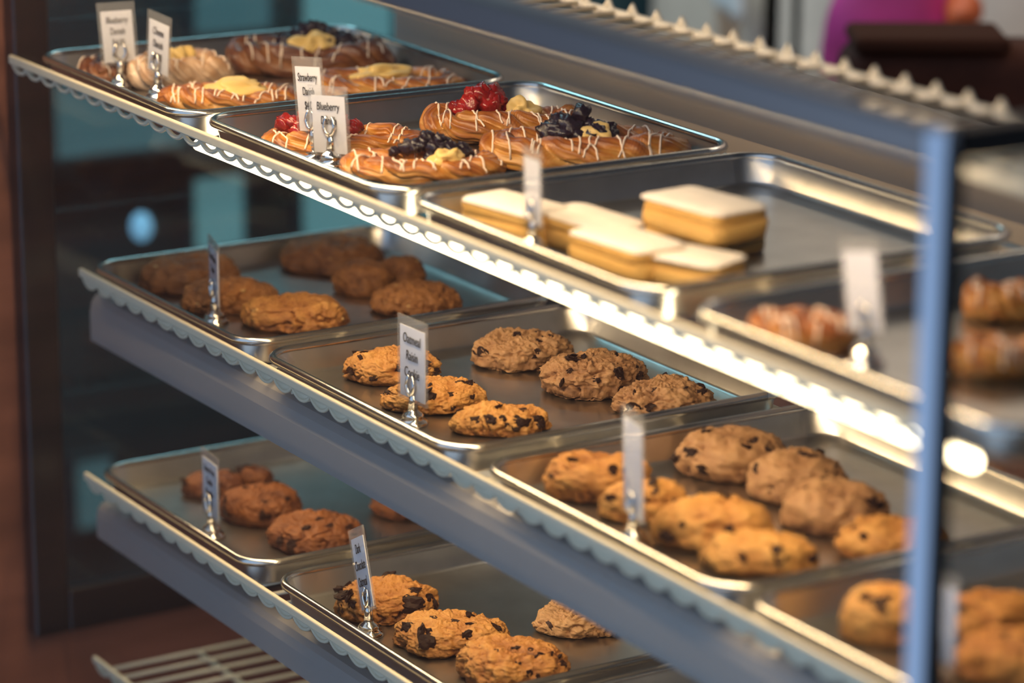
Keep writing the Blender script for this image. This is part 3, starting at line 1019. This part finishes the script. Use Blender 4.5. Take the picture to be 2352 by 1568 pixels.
# ------------------------------------------------------------------ sugared bars
def bar(px0, px1, yt, yb, L, Wd, H, rz, label, seed, lift=0.0, tilt=(0, 0)):
    p = at((px0 + px1) / 2, (yt + yb) / 2 + 6, 2, FLOOR[1] + lift + H * 0.5)
    p.y = max(p.y, Y1 + 0.053)
    t_ = empty('sugared_bar', (p.x, p.y, FLOOR[1] + lift))
    t_.rotation_euler = (tilt[0], tilt[1], rz)

    def slab(z0, z1, grow, sd, rad):
        m = MB()
        rings = []
        n_ = None
        prof = [(0.0 + rad, z0), (0.0, z0 + rad * 0.7), (0.0, (z0 + z1) / 2), (0.0, z1 - rad * 0.7), (rad * 0.35, z1 - rad * 0.2), (rad, z1)]
        vs, tn = [], []
        for ins, z in prof:
            base_ = [(x - L / 2 + ins - grow, y - Wd / 2 + ins - grow) for x, y in rrect(L + 2 * grow - 2 * ins, Wd + 2 * grow - 2 * ins, max(0.004, 0.010 - ins))]
            n_ = len(base_)
            for x, y in base_:
                d = 0.0022 * nz(x * 90, y * 90, z * 90, sd)
                vs.append((x + d, y + d, z + 0.0006 * nz(x * 60, y * 60, 1, sd)))
                tn.append(0.55 + 0.35 * nz(x * 60, y * 60, z * 120, sd + 1))
        fs = []
        for i in range(len(prof) - 1):
            for k_ in range(n_):
                fs.append((i * n_ + k_, i * n_ + (k_ + 1) % n_, (i + 1) * n_ + (k_ + 1) % n_, (i + 1) * n_ + k_))
        fs.append(tuple(range(n_))[::-1])
        fs.append(tuple((len(prof) - 1) * n_ + k_ for k_ in range(n_)))
        m.add(vs, fs, tn)
        return m
    slab(0.0, H * 0.56, 0.0, seed, 0.0014).build('lower_biscuit', M['bar'], t_)
    slab(H * 0.50, H * 0.92, -0.0004, seed + 1, 0.0028).build('upper_biscuit', M['bar'], t_)
    slab(H * 0.80, H, -0.0002, seed + 2, 0.0045).build('sugar_topping', M['sugar'], t_)
    tag(t_, label, 'pastry', 'sugar dusted bars on the tray')


bar(1060, 1305, 440, 548, 0.080, 0.046, 0.026, 0.15, 'sugar dusted bar at the far left, behind the blurred card', 201)
bar(1232, 1478, 470, 578, 0.080, 0.046, 0.024, 0.12, 'sugar dusted bar just right of the blurred card', 202)
bar(1292, 1585, 515, 632, 0.082, 0.048, 0.024, 0.1, 'sugar dusted bar in the middle of the front row', 203)
bar(1425, 1728, 562, 645, 0.080, 0.044, 0.020, 0.35, 'sugar dusted bar nearest the right end of the front row', 204)
bar(1480, 1760, 470, 590, 0.084, 0.052, 0.018, 0.1, 'sugar dusted bar underneath the raised one at the back', 205)
bar(1480, 1760, 428, 545, 0.084, 0.054, 0.024, 0.12, 'raised sugar dusted bar lying on another at the back', 206, lift=0.0182)


# ------------------------------------------------------------------ price cards
def price_card(s, bx, by, w, h, alpha, text, where, lean=0.0, size=0.0085, back=0.0, zlow=0.021, margin=(0.0025, 0.008), tsx=0.72):
    zf = FLOOR[s]
    p = at(bx, by, 2, zf)
    p = p + AWAY * 0.008
    hd = empty('card_holder', (p.x, p.y, zf), alpha)
    m = MB()
    m.lathe([(0.0125, 0.0), (0.0130, 0.0015), (0.0115, 0.004), (0.0085, 0.006), (0.0092, 0.0075), (0.0075, 0.010), (0.0045, 0.012), (0.0040, 0.013)], 24)
    m.build('base', M['chrome'], hd)
    m = MB()
    m.lathe([(0.0042, 0.012), (0.0036, 0.020), (0.0028, 0.027)], 12)
    m.build('stem', M['chrome'], hd)
    for sgn in (-1, 1):
        m = MB()
        m.tube([(0, -0.0022, 0.025), (sgn * 0.0035, -0.0026, 0.0275), (sgn * 0.0055, -0.0028, 0.032), (sgn * 0.0045, -0.0026, 0.037), (sgn * 0.0028, -0.0022, 0.041)], [0.0018, 0.0017, 0.0016, 0.0014, 0.001], 8)
        m.build('prong', M['chrome'], hd)
    m = MB()
    m.tube([(0, 0.0016, 0.025), (0, 0.0022, 0.032), (0, 0.0014, 0.040)], [0.0018, 0.0015, 0.001], 8)
    m.build('back_prong', M['chrome'], hd)
    tag(hd, 'small chrome clip stand holding ' + where, 'card holder', 'chrome card holders on the trays')
    cd = empty('price_card', (p.x, p.y, zf + zlow))
    cd.rotation_euler = (0, lean, alpha)
    m = MB()
    m.box(-w / 2, w / 2, -0.0004, 0.0004, margin[0], h - margin[1])
    m.build('paper', M['paper'], cd, smooth=False)
    m = MB()
    m.box(-w / 2 - 0.003, w / 2 + 0.003, -0.0009, 0.0009, 0, h)
    m.build('plastic_sleeve', M['sleeve'], cd, smooth=False)
    if text:
        tc = bpy.data.curves.new('lettering', 'FONT')
        tc.body = text
        tc.size = size
        tc.align_x = 'CENTER'
        tc.align_y = 'TOP'
        tc.space_line = 1.2
        tc.shear = 0.1
        tc.extrude = 0.0001
        tc.materials.append(M['ink'])
        tmp = bpy.data.objects.new('lettering_curve', tc)
        C.objects.link(tmp)
        me = bpy.data.meshes.new_from_object(tmp.evaluated_get(bpy.context.evaluated_depsgraph_get()))
        bpy.data.objects.remove(tmp)
        me.name = 'lettering'
        to = bpy.data.objects.new('lettering', me)
        C.objects.link(to)
        to.parent = cd
        to.location = (0, -0.0011, h - margin[1] - 0.004)
        to.rotation_euler = (PI / 2, 0, 0)
        to.scale = (tsx, 1, 1)
    tag(cd, where, 'card', 'price cards in the trays')


price_card(1, 276, 205, 0.028, 0.057, 1.10, 'Blueberry\nDanish\n$4.00', 'a white blueberry danish price card turned towards the viewer', lean=-0.06, size=0.0085, tsx=0.58)
price_card(1, 362, 230, 0.032, 0.056, 0.12, 'Cheese\nDanish\n$4.00', 'a narrow looking cheese danish card, second from the left', lean=0.10, size=0.0095, tsx=0.62)
price_card(1, 718, 372, 0.034, 0.063, 0.14, 'Strawberry\nDanish\n$4.00', 'a strawberry danish card, left one of the close pair', lean=-0.12, size=0.0095, tsx=0.62)
price_card(1, 760, 386, 0.034, 0.057, 0.40, 'Blueberry\nDanish', 'a blueberry danish card, right one of the close pair', lean=-0.06, size=0.0095, tsx=0.62, zlow=0.008)
price_card(1, 1225, 590, 0.036, 0.056, -0.26, '', 'a blurred card among the sugar dusted bars', lean=-0.1)
price_card(1, 1990, 850, 0.036, 0.060, -0.05, '', 'a blurred card over the long brown pastry', lean=-0.2)
price_card(2, 492, 748, 0.042, 0.059, -0.28, 'Peanut Butter\nCookie', 'a peanut butter cookie card seen at a steep angle', size=0.009, tsx=0.6, zlow=0.018)
price_card(2, 948, 982, 0.037, 0.069, 0.04, 'Oatmeal\nRaisin\nCookie', 'a white oatmeal raisin cookie card', lean=0.0, size=0.0115, zlow=0.019, tsx=0.66)
price_card(2, 1455, 1262, 0.044, 0.078, -0.30, '', 'a blank looking card seen almost edge-on over the crowded tray', lean=-0.08)
price_card(2, 2150, 1600, 0.034, 0.060, 0.0, '', 'a blurred card behind the corner post at the bottom')
price_card(3, 484, 1240, 0.036, 0.062, -0.10, 'Gluten Free\nCookie\nPumpkin', 'a white card in the lowest left tray', size=0.009, tsx=0.6, zlow=0.018)
price_card(3, 846, 1466, 0.032, 0.070, -0.16, 'Dark\nChocolate\nOatmeal\ncookie', 'a dark chocolate oatmeal cookie card leaning to the left', lean=-0.45, size=0.0115, tsx=0.56)

# ------------------------------------------------------------------ the shop behind the case
YB = 1.5
struct(add_box('wall_back', M['room_wall'], -2.6, 2.2, YB, YB + 0.06, -1.0, 1.6))


def upright(name, px0, px1, pyt, pyb, y, dpt, m):
    a_ = at(px0, pyt, 1, y)
    c_ = at(px1, pyb, 1, y)
    return add_box(name, m, a_.x, c_.x, y, y + dpt, c_.z, a_.z, bev=0.004)


struct(upright('trim_2', 1720, 1752, -900, 1500, 1.30, 0.03, M['pale_frame']), 'left pale upright of the back wall')
struct(upright('trim_3', 1775, 1800, -900, 1500, 1.30, 0.03, M['pale_frame']))
struct(upright('trim_4', 1842, 1872, -900, 1500, 1.30, 0.03, M['pale_frame']))
struct(upright('trim_5', 1512, 1612, -900, 1500, 1.36, 0.05, M['pale_frame']))
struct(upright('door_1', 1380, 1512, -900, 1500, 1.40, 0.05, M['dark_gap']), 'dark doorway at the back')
struct(upright('trim_6', 1180, 1380, -900, 1500, 1.40, 0.05, M['wood']))
struct(upright('trim_7', 2200, 2500, -900, 1500, 1.42, 0.03, M['pale_frame']))
# hanging off-white cloth
b = MB()
a = at(1665, 5, 1, 1.25)
vs, fs = [], []
for i in range(13):
    for j in range(9):
        u, v = i / 12, j / 8
        vs.append((a.x - 0.03 + 0.07 * u, 1.25 + 0.006 * math.sin(u * 14), a.z + 0.05 - (0.05 + 0.02 * u) * v))
for i in range(12):
    for j in range(8):
        fs.append((i * 9 + j, (i + 1) * 9 + j, (i + 1) * 9 + j + 1, i * 9 + j + 1))
b.add(vs, fs)
o = b.build('cloth', M['white_china'])
o.modifiers.new('solid', 'SOLIDIFY').thickness = 0.004
tag(o, 'off white cloth hanging at the top centre of the back room', 'cloth')
# dark brown bulky box with a pink cloth bag behind it, both turned to the shop front


def facing(name, px0, px1, pyt, pyb, y):
    c_ = at((px0 + px1) / 2, pyb, 1, y)
    dist_ = (c_ - CAM).dot(FW)
    return empty(name, c_, FACE), (px1 - px0) * dist_ / FPX, (pyb - pyt) * dist_ / FPX


t = tag(add_box('back_counter', M['wood'], -0.55, 0.42, 0.82, 1.29, -1.0, -0.0795), 'low wooden counter standing behind the case', 'counter')
t, wd, ht = facing('storage_box', 1925, 2420, 82, 555, 0.95)
b = MB()
b.box(-wd / 2, wd / 2, 0, 0.10, 0, ht * 0.95)
o = b.build('box_body', M['dark_brown'], t, smooth=False)
md = o.modifiers.new('bevel', 'BEVEL')
md.width = 0.03
md.segments = 5
b = MB()
b.box(-wd / 2 + 0.01, wd / 2 - 0.055, -0.004, 0.104, ht * 0.92, ht)
o = b.build('lid', M['dark_lid'], t, smooth=False)
md = o.modifiers.new('bevel', 'BEVEL')
md.width = 0.008
md.segments = 3
tag(t, 'bulky dark brown box standing behind the case at the right', 'box')
t, wd, ht = facing('pink_bag', 1895, 2240, -160, 300, 1.20)
b = MB()
b.lump((0, 0.05, ht * 0.5), (wd * 0.5, 0.05, ht * 0.52), 5, 0.22, 1.5, 30, 20)
b.build('bag_body', M['pink'], t)
b = MB()
b.lump((wd * 0.40, 0.02, ht * 0.60), (wd * 0.13, 0.04, ht * 0.10), 6, 0.3, 1.5)
b.build('orange_patch', M['orange'], t)
tag(t, 'bright pink bag with an orange patch behind the dark brown box', 'bag')
